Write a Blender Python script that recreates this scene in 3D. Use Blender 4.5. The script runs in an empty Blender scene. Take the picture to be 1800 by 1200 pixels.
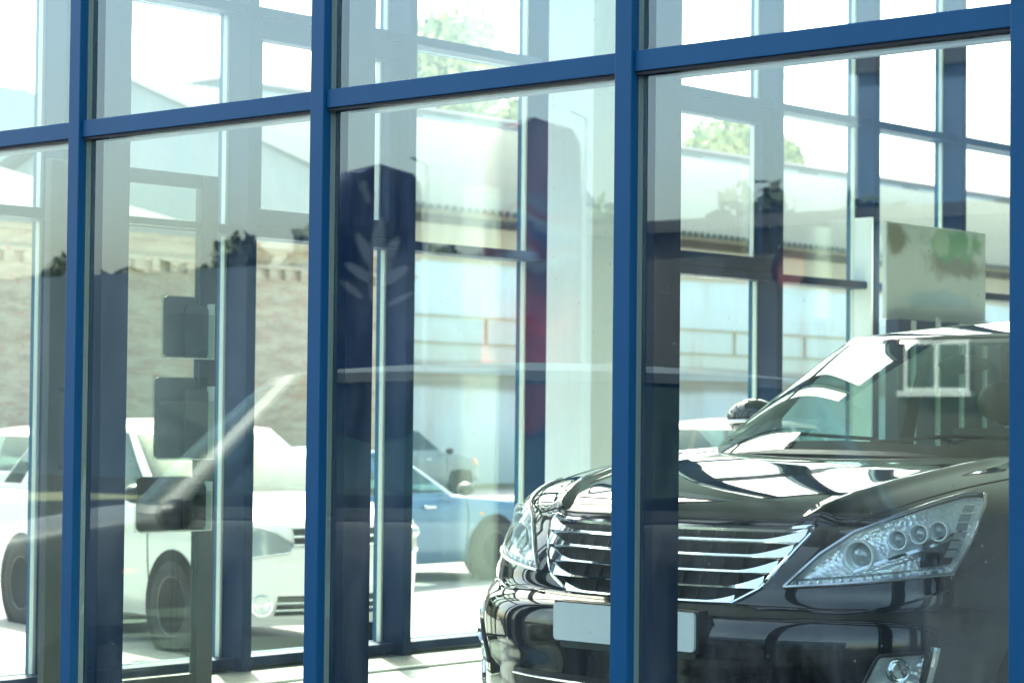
import bpy, bmesh, math, random
import numpy as np
from mathutils import Vector, Matrix
R = math.radians
random.seed(7); rng = np.random.default_rng(7)
SC = bpy.context.scene
COL = SC.collection

# ------------------------------------------------------------------ camera, sky, sun, exposure
# Axes follow the showroom: +X runs into the building, +Y runs along the street front, floor at z=0,
# street at z=-0.55.
AL = R(47.982); H = 1.1718
cam_d = bpy.data.cameras.new('camera'); cam = bpy.data.objects.new('camera', cam_d); COL.objects.link(cam)
cam_d.sensor_width = 36; cam_d.lens = 4040/1800*36; cam_d.clip_start = .1; cam_d.clip_end = 2000
fwd = Vector((math.sin(AL), math.cos(AL), 0)); right = Vector((math.cos(AL), -math.sin(AL), 0)); up = Vector((0, 0, 1))
pit, rol = .03199, .01003
f2 = (fwd*math.cos(pit) + up*math.sin(pit)); u2 = (up*math.cos(pit) - fwd*math.sin(pit))
r3 = right*math.cos(rol) + u2*math.sin(rol); u3 = u2*math.cos(rol) - right*math.sin(rol)
M = Matrix((r3, u3, -f2)).transposed().to_4x4(); M.translation = Vector((0, 0, H)); cam.matrix_world = M
cam_d.dof.use_dof = True; cam_d.dof.focus_distance = 6.7; cam_d.dof.aperture_fstop = 6.5
SC.camera = cam
SC.view_settings.view_transform = 'Standard'; SC.view_settings.look = 'None'
SC.view_settings.gamma = 1; SC.view_settings.exposure = 2.6
SUN_EL, SUN_AZ = R(50), math.atan2(.57, .82)
W_ = bpy.data.worlds.new('World'); SC.world = W_; W_.use_nodes = True
nt = W_.node_tree; nt.nodes.clear()
sky = nt.nodes.new('ShaderNodeTexSky'); sky.sky_type = 'NISHITA'; sky.sun_disc = False
sky.sun_elevation = SUN_EL; sky.sun_rotation = SUN_AZ; sky.dust_density = 4.0; sky.air_density = 1.0; sky.ozone_density = 1.0
bg = nt.nodes.new('ShaderNodeBackground'); bg.inputs[1].default_value = .15
wo = nt.nodes.new('ShaderNodeOutputWorld')
nt.links.new(sky.outputs[0], bg.inputs[0]); nt.links.new(bg.outputs[0], wo.inputs[0])
sl = bpy.data.lights.new('sun', 'SUN'); sl.energy = 4.5; sl.angle = R(.53); sl.color = (1, .97, .92)
so = bpy.data.objects.new('sun', sl); COL.objects.link(so)
sd = Vector((math.sin(SUN_AZ)*math.cos(SUN_EL), math.cos(SUN_AZ)*math.cos(SUN_EL), math.sin(SUN_EL)))
so.rotation_euler = sd.to_track_quat('Z', 'Y').to_euler(); so.location = (0, 0, 40)
SC.cycles.max_bounces = 14; SC.cycles.transparent_max_bounces = 40; SC.cycles.glossy_bounces = 6
SC.cycles.transmission_bounces = 8

# ------------------------------------------------------------------ materials
def mat(name, col, rough=.6, metal=0, coat=0, noise=None, bump=None, spec=.5, trans=0, emit=None, alpha=1):
    m = bpy.data.materials.new(name); m.use_nodes = True
    n = m.node_tree.nodes; l = m.node_tree.links; p = n['Principled BSDF']
    p.inputs['Base Color'].default_value = (*col, 1); p.inputs['Roughness'].default_value = rough
    p.inputs['Metallic'].default_value = metal; p.inputs['Coat Weight'].default_value = coat
    p.inputs['Coat Roughness'].default_value = .02; p.inputs['Specular IOR Level'].default_value = spec
    p.inputs['Transmission Weight'].default_value = trans
    if noise:                       # (scale, second colour, contrast lo, hi)
        sc, c2, lo, hi = noise
        tc = n.new('ShaderNodeTexCoord'); nz = n.new('ShaderNodeTexNoise'); nz.inputs['Scale'].default_value = sc
        nz.inputs['Detail'].default_value = 8; nz.inputs['Roughness'].default_value = .65
        cr = n.new('ShaderNodeValToRGB'); cr.color_ramp.elements[0].position = lo; cr.color_ramp.elements[1].position = hi
        cr.color_ramp.elements[0].color = (*col, 1); cr.color_ramp.elements[1].color = (*c2, 1)
        l.new(tc.outputs['Object'], nz.inputs['Vector']); l.new(nz.outputs['Fac'], cr.inputs[0]); l.new(cr.outputs[0], p.inputs['Base Color'])
    if bump:
        sc, st = bump
        tc = n.new('ShaderNodeTexCoord'); nz = n.new('ShaderNodeTexNoise'); nz.inputs['Scale'].default_value = sc; nz.inputs['Detail'].default_value = 6
        b = n.new('ShaderNodeBump'); b.inputs['Strength'].default_value = st; b.inputs['Distance'].default_value = .02
        l.new(tc.outputs['Object'], nz.inputs['Vector']); l.new(nz.outputs['Fac'], b.inputs['Height']); l.new(b.outputs[0], p.inputs['Normal'])
    return m
def glassmat(name, tint, f0, f1=.9, haze=0):
    m = bpy.data.materials.new(name); m.use_nodes = True; n = m.node_tree.nodes; l = m.node_tree.links; n.clear()
    o = n.new('ShaderNodeOutputMaterial'); mx = n.new('ShaderNodeMixShader'); t = n.new('ShaderNodeBsdfTransparent'); g = n.new('ShaderNodeBsdfGlossy')
    t.inputs[0].default_value = (*tint, 1); g.inputs[0].default_value = (.86, 1, .95, 1); g.inputs['Roughness'].default_value = haze
    lw = n.new('ShaderNodeLayerWeight'); lw.inputs[0].default_value = .5
    pw = n.new('ShaderNodeMath'); pw.operation = 'POWER'; pw.inputs[1].default_value = 5
    mu = n.new('ShaderNodeMath'); mu.operation = 'MULTIPLY_ADD'; mu.inputs[1].default_value = f1-f0; mu.inputs[2].default_value = f0
    l.new(lw.outputs['Facing'], pw.inputs[0]); l.new(pw.outputs[0], mu.inputs[0]); l.new(mu.outputs[0], mx.inputs[0])
    l.new(t.outputs[0], mx.inputs[1]); l.new(g.outputs[0], mx.inputs[2]); l.new(mx.outputs[0], o.inputs[0])
    return m
MT = {}
MT['blue'] = mat('blue_powder_coat', (.0016, .060, .128), .45, spec=.2, noise=(3, (.0026, .070, .145), .3, .7), bump=(400, .03))
MT['navy'] = mat('dark_blue_profile', (.003, .022, .075), .4)
MT['navyin'] = mat('blue_inner_profile', (.0006, .020, .060), .5, spec=.15)
MT['gasket'] = mat('black_rubber', (.012, .012, .013), .7)
MT['alu'] = mat('pale_aluminium', (.62, .66, .62), .45, metal=.3)
MT['grat'] = mat('grating_metal', (.30, .33, .28), .5)
MT['spacer'] = mat('grey_spacer', (.30, .34, .31), .5, metal=.2)
MT['glass'] = glassmat('facade_glass', (.955, .980, .935), .088)
MT['glassb'] = glassmat('side_glass', (.94, .98, .94), .035)
g_ = MT['glass'].node_tree; out_ = [n for n in g_.nodes if n.type == 'OUTPUT_MATERIAL'][0]; old_ = out_.inputs[0].links[0].from_socket
df_ = g_.nodes.new('ShaderNodeBsdfDiffuse'); df_.inputs[0].default_value = (.7, .72, .68, 1); ms_ = g_.nodes.new('ShaderNodeMixShader'); tc_ = g_.nodes.new('ShaderNodeTexCoord'); mp_ = g_.nodes.new('ShaderNodeMapping'); mp_.inputs['Scale'].default_value = (3, 3, .9)
nz_ = g_.nodes.new('ShaderNodeTexNoise'); nz_.inputs['Scale'].default_value = 2.2; nz_.inputs['Detail'].default_value = 9; nz_.inputs['Roughness'].default_value = .75; mr_ = g_.nodes.new('ShaderNodeMapRange'); mr_.inputs[1].default_value = .42; mr_.inputs[2].default_value = .75; mr_.inputs[4].default_value = .05
sp_ = g_.nodes.new('ShaderNodeTexVoronoi'); sp_.inputs['Scale'].default_value = 16; mr2_ = g_.nodes.new('ShaderNodeMapRange'); mr2_.inputs[1].default_value = .055; mr2_.inputs[2].default_value = .03; mr2_.inputs[4].default_value = .22; ad_ = g_.nodes.new('ShaderNodeMath'); ad_.operation = 'ADD'
g_.links.new(tc_.outputs['Object'], mp_.inputs[0]); g_.links.new(mp_.outputs[0], nz_.inputs['Vector']); g_.links.new(nz_.outputs['Fac'], mr_.inputs[0]); g_.links.new(tc_.outputs['Object'], sp_.inputs['Vector']); g_.links.new(sp_.outputs['Distance'], mr2_.inputs[0])
g_.links.new(mr_.outputs[0], ad_.inputs[0]); g_.links.new(mr2_.outputs[0], ad_.inputs[1]); g_.links.new(ad_.outputs[0], ms_.inputs[0]); g_.links.new(old_, ms_.inputs[1]); g_.links.new(df_.outputs[0], ms_.inputs[2]); g_.links.new(ms_.outputs[0], out_.inputs[0])
MT['carglass'] = glassmat('car_glass', (.60, .74, .70), .06)
MT['darkglass'] = glassmat('dark_car_glass', (.22, .28, .28), .07)
MT['lens'] = glassmat('clear_lamp_lens', (.97, .99, .99), .05)
MT['acryl'] = glassmat('clear_acrylic', (.86, .90, .86), .03)
MT['black'] = mat('black_paint', (.004, .004, .005), .06, coat=1.0, spec=.3)
MT['black'].node_tree.nodes['Principled BSDF'].inputs['Coat IOR'].default_value = 1.55
MT['chrome'] = mat('chrome', (.88, .90, .90), .06, metal=1)
MT['chromed'] = mat('satin_chrome', (.62, .64, .66), .22, metal=1)
MT['trim'] = mat('black_plastic', (.010, .010, .011), .4)
MT['mesh'] = mat('black_grille_mesh', (.004, .004, .005), .55)
MT['plate'] = mat('blank_white_plate', (.88, .94, .91), .35)
MT['greyst'] = mat('grey_strip', (.035, .048, .045), .5)
MT['tyre'] = mat('tyre_rubber', (.02, .02, .021), .8)
MT['rim'] = mat('alloy_rim', (.45, .46, .46), .35, metal=.8)
MT['seat'] = mat('beige_seat', (.10, .10, .09), .7)
MT['dash'] = mat('dark_dashboard', (.02, .02, .02), .6)
MT['well'] = mat('wheel_well_black', (.006, .006, .006), .9)
MT['white'] = mat('white_paint', (.72, .72, .70), .3, coat=.6)
MT['silver'] = mat('silver_paint', (.42, .42, .39), .35, metal=.4, coat=.6)
MT['bluecar'] = mat('light_blue_paint', (.075, .18, .30), .35, metal=.2, coat=.6)
MT['grey'] = mat('grey_blue_paint', (.16, .21, .22), .4, coat=.5)
MT['pink'] = mat('pale_pink_paint', (.62, .46, .44), .4, coat=.5)
MT['dark'] = mat('dark_grey_paint', (.05, .06, .06), .4, coat=.5)
MT['beige'] = mat('silver_beige_paint', (.085, .095, .095), .5, metal=.2, coat=.0)
MT['amber'] = mat('amber_lens', (.8, .22, .03), .3)
MT['led'] = mat('lamp_reflector', (.92, .95, .95), .18, metal=.55)
b_n = MT['led'].node_tree; vo_ = b_n.nodes.new('ShaderNodeTexVoronoi'); vo_.inputs['Scale'].default_value = 75; bu_ = b_n.nodes.new('ShaderNodeBump'); bu_.inputs['Strength'].default_value = .45; bu_.inputs['Distance'].default_value = .006; tc_ = b_n.nodes.new('ShaderNodeTexCoord')
b_n.links.new(tc_.outputs['Object'], vo_.inputs['Vector']); b_n.links.new(vo_.outputs['Distance'], bu_.inputs['Height']); b_n.links.new(bu_.outputs[0], b_n.nodes['Principled BSDF'].inputs['Normal'])
MT['ringw'] = mat('clear_ring', (.90, .95, .95), .15, coat=1)
MT['lampdull'] = mat('clouded_lamp', (.34, .38, .38), .15, metal=.4, coat=.6)
MT['road'] = mat('dark_asphalt', (.014, .019, .023), .95, spec=.08, noise=(1.5, (.022, .027, .029), .35, .7), bump=(60, .3))
MT['wwall'] = mat('white_column_paint', (.80, .86, .83), .7, bump=(30, .05))
MT['inwall'] = mat('interior_wall_paint', (.34, .42, .44), .8)
MT['ceil'] = mat('ceiling_paint', (.42, .50, .50), .8)
MT['ground'] = mat('pale_asphalt', (.30, .30, .28), .9, noise=(1.2, (.26, .26, .25), .35, .75), bump=(60, .3))
MT['soil'] = mat('weedy_soil', (.10, .12, .05), .95, noise=(2.5, (.20, .19, .12), .4, .7), bump=(20, .6))
MT['roofsh'] = mat('pale_green_roof_sheet', (.135, .152, .140), .9, spec=.1, noise=(.5, (.150, .164, .150), .4, .7))
MT['greyw'] = mat('grey_render', (.28, .33, .34), .9, noise=(.35, (.36, .38, .36), .35, .65), bump=(8, .3))
MT['grey2'] = mat('grey_parapet', (.24, .26, .26), .9, noise=(.6, (.34, .33, .32), .35, .65))
MT['leaf'] = mat('yellow_green_foliage', (.40, .43, .17), .7, noise=(3, (.30, .36, .16), .4, .6))
MT['leafd'] = mat('dark_green_foliage', (.014, .030, .012), .7, noise=(3, (.03, .045, .012), .4, .6))
MT['bark'] = mat('bark', (.05, .04, .03), .9, bump=(20, .5))
MT['brown'] = mat('brown_brick_render', (.020, .022, .019), .9, noise=(2, (.034, .034, .028), .35, .65))
MT['slate'] = mat('blue_grey_render', (.014, .034, .056), .85, noise=(1, (.022, .044, .068), .35, .65))
MT['slatb'] = mat('dull_blue_render', (.04, .09, .17), .85, noise=(1, (.05, .10, .18), .35, .65))
MT['leafg'] = mat('olive_grey_leaflet', (.07, .085, .07), .6)
MT['winw'] = mat('white_window_frame', (.45, .48, .46), .5)
MT['signred'] = mat('red_sign', (.12, .015, .015), .5)
MT['leaflet'] = mat('dark_leaflet', (.003, .004, .006), .6)
MT['teal'] = mat('teal_awning', (.06, .34, .40), .6)
MT['hill'] = mat('far_facade', (.60, .66, .62), .9, noise=(.8, (.52, .60, .60), .4, .6))
def brickmat():
    m = mat('pale_old_brick', (.3, .28, .24), .95); n = m.node_tree.nodes; l = m.node_tree.links; p = n['Principled BSDF']
    tc = n.new('ShaderNodeTexCoord'); mp = n.new('ShaderNodeMapping'); mp.inputs['Rotation'].default_value = (R(90), 0, 0)
    b = n.new('ShaderNodeTexBrick'); b.inputs['Scale'].default_value = 1; b.inputs['Brick Width'].default_value = .26; b.inputs['Row Height'].default_value = .085
    b.inputs['Mortar Size'].default_value = .012; b.inputs['Color1'].default_value = (0.361, 0.295, 0.205, 1); b.inputs['Color2'].default_value = (0.433, 0.265, 0.178, 1)
    b.inputs['Mortar'].default_value = (0.386, 0.326, 0.250, 1); b.inputs['Bias'].default_value = -.25
    nz = n.new('ShaderNodeTexNoise'); nz.inputs['Scale'].default_value = 1.1; nz.inputs['Detail'].default_value = 7; nz.inputs['Roughness'].default_value = .7
    cr = n.new('ShaderNodeValToRGB'); e = cr.color_ramp.elements; e[0].position = .42; e[0].color = (0, 0, 0, 1); e[1].position = .6; e[1].color = (1, 1, 1, 1)
    mx = n.new('ShaderNodeMix'); mx.data_type = 'RGBA'; mx.inputs[7].default_value = (0.481, 0.428, 0.321, 1)
    nz2 = n.new('ShaderNodeTexNoise'); nz2.inputs['Scale'].default_value = 5; cr2 = n.new('ShaderNodeValToRGB')
    cr2.color_ramp.elements[0].position = .62; cr2.color_ramp.elements[1].position = .7; mx2 = n.new('ShaderNodeMix'); mx2.data_type = 'RGBA'; mx2.inputs[7].default_value = (0.433, 0.153, 0.090, 1)
    mpx = n.new('ShaderNodeMapping'); mpx.inputs['Scale'].default_value = (1.3, 1, 5)
    l.new(tc.outputs['Object'], mp.inputs[0]); l.new(mp.outputs[0], b.inputs['Vector'])
    l.new(tc.outputs['Object'], mpx.inputs[0]); l.new(mpx.outputs[0], nz.inputs['Vector']); l.new(mpx.outputs[0], nz2.inputs['Vector'])
    l.new(nz.outputs['Fac'], cr.inputs[0]); l.new(cr.outputs[0], mx.inputs[0]); l.new(b.outputs[0], mx.inputs[6])
    l.new(nz2.outputs['Fac'], cr2.inputs[0]); l.new(cr2.outputs[0], mx2.inputs[0]); l.new(mx.outputs[2], mx2.inputs[6]); l.new(mx2.outputs[2], p.inputs['Base Color'])
    return m
MT['brick'] = brickmat()
def wallmat():      # warehouse front: rusty band under the eaves, pale blue paint, weathered ledge, bluish plaster
    m = mat('weathered_blue_wall', (.4, .45, .46), .9); n = m.node_tree.nodes; l = m.node_tree.links; p = n['Principled BSDF']
    tc = n.new('ShaderNodeTexCoord'); sp = n.new('ShaderNodeSeparateXYZ'); l.new(tc.outputs['Object'], sp.inputs[0])
    mp = n.new('ShaderNodeMapping'); mp.inputs['Scale'].default_value = (1.1, 1, .22); l.new(tc.outputs['Object'], mp.inputs[0])
    nz = n.new('ShaderNodeTexNoise'); nz.inputs['Scale'].default_value = 1; nz.inputs['Detail'].default_value = 8; nz.inputs['Roughness'].default_value = .7; l.new(mp.outputs[0], nz.inputs[0])
    mpb = n.new('ShaderNodeMapping'); mpb.inputs['Scale'].default_value = (.12, 1, .6); l.new(tc.outputs['Object'], mpb.inputs[0])
    nb = n.new('ShaderNodeTexNoise'); nb.inputs['Scale'].default_value = 1; nb.inputs['Detail'].default_value = 5; l.new(mpb.outputs[0], nb.inputs[0])
    ad = n.new('ShaderNodeMath'); ad.operation = 'MULTIPLY_ADD'; ad.inputs[1].default_value = .5; l.new(nb.outputs['Fac'], ad.inputs[0]); l.new(sp.outputs['Z'], ad.inputs[2])
    mr = n.new('ShaderNodeMapRange'); mr.inputs[1].default_value = -.3; mr.inputs[2].default_value = 6.7; l.new(ad.outputs[0], mr.inputs[0])
    cr = n.new('ShaderNodeValToRGB'); cr.color_ramp.interpolation = 'LINEAR'
    pts = [(0, (0.429, 0.481, 0.468)), (.30, (0.546, 0.624, 0.650)), (.40, (0.520, 0.572, 0.585)), (.42, (0.286, 0.286, 0.247)), (.50, (0.338, 0.338, 0.299)), (.515, (0.494, 0.546, 0.494)), (.80, (0.533, 0.650, 0.702)), (.84, (0.520, 0.624, 0.650)), (.86, (0.390, 0.338, 0.234)), (1, (0.312, 0.299, 0.234))]
    els = cr.color_ramp.elements; els[0].position, els[0].color = pts[0][0], (*pts[0][1], 1); els[1].position, els[1].color = pts[-1][0], (*pts[-1][1], 1)
    for q, c in pts[1:-1]:
        e = els.new(q); e.color = (*c, 1)
    l.new(mr.outputs[0], cr.inputs[0])
    c2 = n.new('ShaderNodeValToRGB'); c2.color_ramp.elements[0].position = .5; c2.color_ramp.elements[1].position = .72; l.new(nz.outputs['Fac'], c2.inputs[0])
    mu = n.new('ShaderNodeMath'); mu.operation = 'MULTIPLY'; mu.inputs[1].default_value = .45; l.new(c2.outputs[0], mu.inputs[0])
    mx = n.new('ShaderNodeMix'); mx.data_type = 'RGBA'; mx.inputs[7].default_value = (.42, .30, .18, 1); l.new(mu.outputs[0], mx.inputs[0]); l.new(cr.outputs[0], mx.inputs[6]); l.new(mx.outputs[2], p.inputs['Base Color'])
    return m
MT['bwall'] = wallmat()
def tilemat():
    m = mat('pale_floor_tiles', (.45, .5, .46), .25, coat=.2); n = m.node_tree.nodes; l = m.node_tree.links; p = n['Principled BSDF']
    tc = n.new('ShaderNodeTexCoord'); b = n.new('ShaderNodeTexBrick'); b.offset = 0; b.inputs['Scale'].default_value = 1
    b.inputs['Brick Width'].default_value = .6; b.inputs['Row Height'].default_value = .6; b.inputs['Mortar Size'].default_value = .004
    b.inputs['Color1'].default_value = (.44, .48, .44, 1); b.inputs['Color2'].default_value = (.50, .54, .50, 1); b.inputs['Mortar'].default_value = (.25, .28, .26, 1)
    l.new(tc.outputs['Object'], b.inputs[0]); l.new(b.outputs[0], p.inputs['Base Color']); return m
MT['tile'] = tilemat()
def bannermat(name, stops, nscale):
    m = mat(name, (.5, .1, .1), .7); n = m.node_tree.nodes; l = m.node_tree.links; p = n['Principled BSDF']
    tc = n.new('ShaderNodeTexCoord'); sp = n.new('ShaderNodeSeparateXYZ'); l.new(tc.outputs['Object'], sp.inputs[0])
    nz = n.new('ShaderNodeTexNoise'); nz.inputs['Scale'].default_value = nscale; l.new(tc.outputs['Object'], nz.inputs[0])
    ad = n.new('ShaderNodeMath'); ad.operation = 'MULTIPLY_ADD'; ad.inputs[1].default_value = .8; l.new(nz.outputs[0], ad.inputs[0]); l.new(sp.outputs['Z'], ad.inputs[2])
    mr = n.new('ShaderNodeMapRange'); mr.inputs[1].default_value = 1.8; mr.inputs[2].default_value = 4.9; l.new(ad.outputs[0], mr.inputs[0])
    cr = n.new('ShaderNodeValToRGB'); cr.color_ramp.interpolation = 'LINEAR'; els = cr.color_ramp.elements
    els[0].position, els[0].color = stops[0][0], (*stops[0][1], 1); els[1].position, els[1].color = stops[-1][0], (*stops[-1][1], 1)
    for q, c in stops[1:-1]: els.new(q).color = (*c, 1)
    l.new(mr.outputs[0], cr.inputs[0]); l.new(cr.outputs[0], p.inputs['Base Color']); return m
rd, nv, lt, mrn = (.80, .02, .03), (.03, .06, .22), (.35, .38, .42), (.30, .04, .07)
MT['banner'] = bannermat('red_banner_cloth', [(0, nv), (.07, nv), (.10, rd), (.22, rd), (.30, (.5, .05, .06)), (.38, rd), (.46, mrn), (.52, (.12, .03, .10)), (.56, lt), (.59, mrn), (.64, nv), (.67, lt), (.70, mrn), (.74, (.2, .25, .32)), (.80, (.25, .13, .18)), (1, (.25, .17, .22))], 2.2)
MT['banner2'] = mat('navy_banner_cloth', (.012, .03, .10), .7)
MT['white_cloth'] = mat('white_print', (.22, .24, .28), .7)

# ------------------------------------------------------------------ building blocks
class MB:
    def __init__(s): s.v = []; s.f = []
    def add(s, vs, fs):
        o = len(s.v); s.v += [tuple(map(float, v)) for v in vs]; s.f += [tuple(i+o for i in f) for f in fs]; return s
    def box(s, x0, x1, y0, y1, z0, z1, ch=0):
        if ch:
            bm = bmesh.new(); bmesh.ops.create_cube(bm, size=1)
            for v in bm.verts: v.co = Vector(((x0+x1)/2+v.co.x*(x1-x0), (y0+y1)/2+v.co.y*(y1-y0), (z0+z1)/2+v.co.z*(z1-z0)))
            bmesh.ops.bevel(bm, geom=bm.edges[:], offset=ch, segments=2, affect='EDGES', profile=.5)
            bm.verts.index_update(); s.add([v.co[:] for v in bm.verts], [[v.index for v in f.verts] for f in bm.faces]); bm.free(); return s
        return s.add([(x0,y0,z0),(x1,y0,z0),(x1,y1,z0),(x0,y1,z0),(x0,y0,z1),(x1,y0,z1),(x1,y1,z1),(x0,y1,z1)],
                     [(0,3,2,1),(4,5,6,7),(0,1,5,4),(1,2,6,5),(2,3,7,6),(3,0,4,7)])
    def grid(s, P, mask=None):
        P = np.asarray(P); n, m = P.shape[:2]; fs = []
        for i in range(n-1):
            for j in range(m-1):
                if mask is None or mask[i][j]: fs.append((i*m+j, i*m+j+1, (i+1)*m+j+1, (i+1)*m+j))
        return s.add(P.reshape(-1, 3), fs)
    def tube(s, pts, r, seg=8, closed=False, flat=None):
        pts = [Vector(p) for p in pts]; n = len(pts); rows = []
        rr = r if hasattr(r, '__len__') else [r]*n
        for i, p in enumerate(pts):
            a = pts[(i-1) % n] if (closed or i > 0) else p; b = pts[(i+1) % n] if (closed or i < n-1) else p
            t = (b-a).normalized(); ref = Vector((0, 0, 1)) if abs(t.z) < .9 else Vector((1, 0, 0))
            x = t.cross(ref).normalized(); y = x.cross(t)
            rows.append([p + (x*math.cos(q)*(flat or 1) + y*math.sin(q))*rr[i] for q in [2*math.pi*k/seg for k in range(seg)]])
        o = len(s.v); s.v += [tuple(v) for row in rows for v in row]
        for i in range(n if closed else n-1):
            for k in range(seg):
                s.f.append((o+i*seg+k, o+i*seg+(k+1) % seg, o+((i+1) % n)*seg+(k+1) % seg, o+((i+1) % n)*seg+k))
        if not closed: s.f.append(tuple(o+k for k in range(seg))[::-1]); s.f.append(tuple(o+(n-1)*seg+k for k in range(seg)))
        return s
    def lathe(s, prof, c, axis, seg=32):     # prof: (along axis, radius)
        ax = Vector(axis).normalized(); ref = Vector((0, 0, 1)) if abs(ax.z) < .9 else Vector((1, 0, 0)); x = ax.cross(ref).normalized(); y = ax.cross(x); c = Vector(c)
        o = len(s.v)
        for h, r in prof:
            for k in range(seg):
                q = 2*math.pi*k/seg; s.v.append(tuple(c+ax*h+(x*math.cos(q)+y*math.sin(q))*r))
        for i in range(len(prof)-1):
            for k in range(seg): s.f.append((o+i*seg+k, o+i*seg+(k+1) % seg, o+(i+1)*seg+(k+1) % seg, o+(i+1)*seg+k))
        return s
    def ball(s, c, r, sub=1, sc=(1,1,1), jit=0):
        bm = bmesh.new(); bmesh.ops.create_icosphere(bm, subdivisions=sub, radius=1)
        s.add([(c[0]+v.co.x*r*sc[0]*(1+random.uniform(-jit, jit)), c[1]+v.co.y*r*sc[1]*(1+random.uniform(-jit, jit)), c[2]+v.co.z*r*sc[2]*(1+random.uniform(-jit, jit))) for v in bm.verts], [[v.index for v in f.verts] for f in bm.faces]); bm.free(); return s
    def obj(s, name, m, parent=None, smooth=False, merge=False, **props):
        me = bpy.data.meshes.new(name); me.from_pydata(s.v, [], s.f)
        bm = bmesh.new(); bm.from_mesh(me)
        if merge: bmesh.ops.remove_doubles(bm, verts=bm.verts, dist=.0006)
        bmesh.ops.recalc_face_normals(bm, faces=bm.faces); bm.to_mesh(me); bm.free()
        me.materials.append(MT[m]); me.update()
        if smooth:
            for p in me.polygons: p.use_smooth = True
            try: me.set_sharp_from_angle(angle=R(40))
            except Exception: pass
        o = bpy.data.objects.new(name, me); COL.objects.link(o)
        if parent: o.parent = parent
        for k, v in props.items(): o[k] = v
        return o
def thing(name, label, cat, loc=(0, 0, 0), rz=0, group=None):
    o = bpy.data.objects.new(name, None); COL.objects.link(o); o.location = loc; o.rotation_euler = (0, 0, rz); o.empty_display_size = .1
    o['label'] = label; o['category'] = cat
    if group: o['group'] = group
    return o
def tag(o, label, cat, group=None):
    o['label'] = label; o['category'] = cat
    if group: o['group'] = group
    return o
def herm(xs, ys):
    xs = np.array(xs, float); ys = np.array(ys, float); d = np.diff(ys)/np.diff(xs); m = np.zeros(len(xs)); m[1:-1] = (d[:-1]+d[1:])/2; m[0] = d[0]; m[-1] = d[-1]
    for i in range(1, len(xs)-1):
        if d[i-1]*d[i] <= 0: m[i] = 0
    def f(x):
        x = min(max(x, xs[0]), xs[-1]); i = min(int(np.searchsorted(xs, x, side='right'))-1, len(xs)-2)
        h = xs[i+1]-xs[i]; t = (x-xs[i])/h
        return float((2*t**3-3*t**2+1)*ys[i]+(t**3-2*t**2+t)*h*m[i]+(-2*t**3+3*t**2)*ys[i+1]+(t**3-t**2)*h*m[i+1])
    return f

# ------------------------------------------------------------------ structure: ground, floor, ceiling
FU = 4.629; FW = 7.945          # outer face of the street front, glass plane of the side front
ST = -.55
g = MB(); n = 2
g.grid([[(-900+1800*i/40, -900+1800*j/40, ST) for j in range(41)] for i in range(41)]).obj('ground', 'ground', kind='structure')
MB().box(FU+.04, 22, -8, FW+.02, -.10, 0).obj('showroom_floor', 'tile', kind='structure')
MB().box(FU+.03, 22.2, -8.2, FW+.06, 4.85, 5.1).obj('ceiling', 'ceil', kind='structure')
o = MB().box(FU-.02, 22.2, -8.2, FW+.08, 5.105, 10.4).obj('shade_block', 'greyw'); tag(o, 'plain grey block added above the glazed showroom to shade the street before it', 'building')  # unseen mass above the glazing, added so its shadow covers the van and street
o = MB().box(22, 22.2, -8.2, FW+.03, -.1, 4.85).obj('rear_wall', 'inwall'); tag(o, 'pale painted wall closing the far end of the showroom', 'wall')
o = MB().box(FU+.05, 22, -8.2, -8, -.1, 4.85).obj('end_wall', 'inwall'); tag(o, 'pale painted wall at the near end of the showroom', 'wall')
pl = MB(); pl.box(FU+.0, FU+.2, -8.2, FW+.08, ST-.02, -.02); pl.box(FU+.2, 22.2, FW-.02, FW+.08, ST-.02, -.105)
tag(pl.obj('plinth', 'grey2'), 'low grey plinth under the blue glazed fronts', 'plinth')
MB().grid([[(-20+200*i/60, 35.8+3*j/3+random.uniform(-.3, .3)*(j == 0), ST+.01+.03*(j > 0)) for j in range(4)] for i in range(61)]).obj('verge', 'soil', kind='structure')

MB().grid([[(-300+304.2*i/4, -300+600*j/8 if j else -300, ST+.004) for j in range(9)] for i in range(5)]).obj('road', 'road', kind='structure')
# ------------------------------------------------------------------ street front (blue curtain wall the camera faces)
f1 = thing('street_facade', 'blue framed glass street front with wide mullions and one crossing transom', 'glass facade', (FU, 3.79, 0))
f1.location = (0, 0, 0)
HW = .0284; M1 = 1.1658; W0 = 3.790; TZ0, TZ1 = 2.069, 2.124; TU0, TU1 = 3.07, 3.125; TOP = 4.85; BOT = -.02
mw = [W0+M1*k for k in range(-9, 4)]
for w in mw:
    m = MB().box(FU, FU+.031, w-HW, w+HW, BOT, TOP, ch=.0025).obj('mullion', 'blue', f1)
    MB().box(FU+.031, FU+.060, w-.012, w+.012, BOT, TOP).obj('gasket', 'gasket', m)
    b = MB().box(FU+.0605, FU+.105, w-.0255, w+.0255, BOT, TOP); b.box(FU+.1052, FU+.215, w-HW, w+HW, BOT, TOP, ch=.002)
    b.obj('inner_profile', 'navyin', m)
    sp = MB()
    for sg in (-1, 1): sp.box(FU+.0345, FU+.0535, min(w+sg*.0125, w+sg*.0262), max(w+sg*.0125, w+sg*.0262), BOT, TOP)
    sp.obj('spacer', 'spacer', m)
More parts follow.
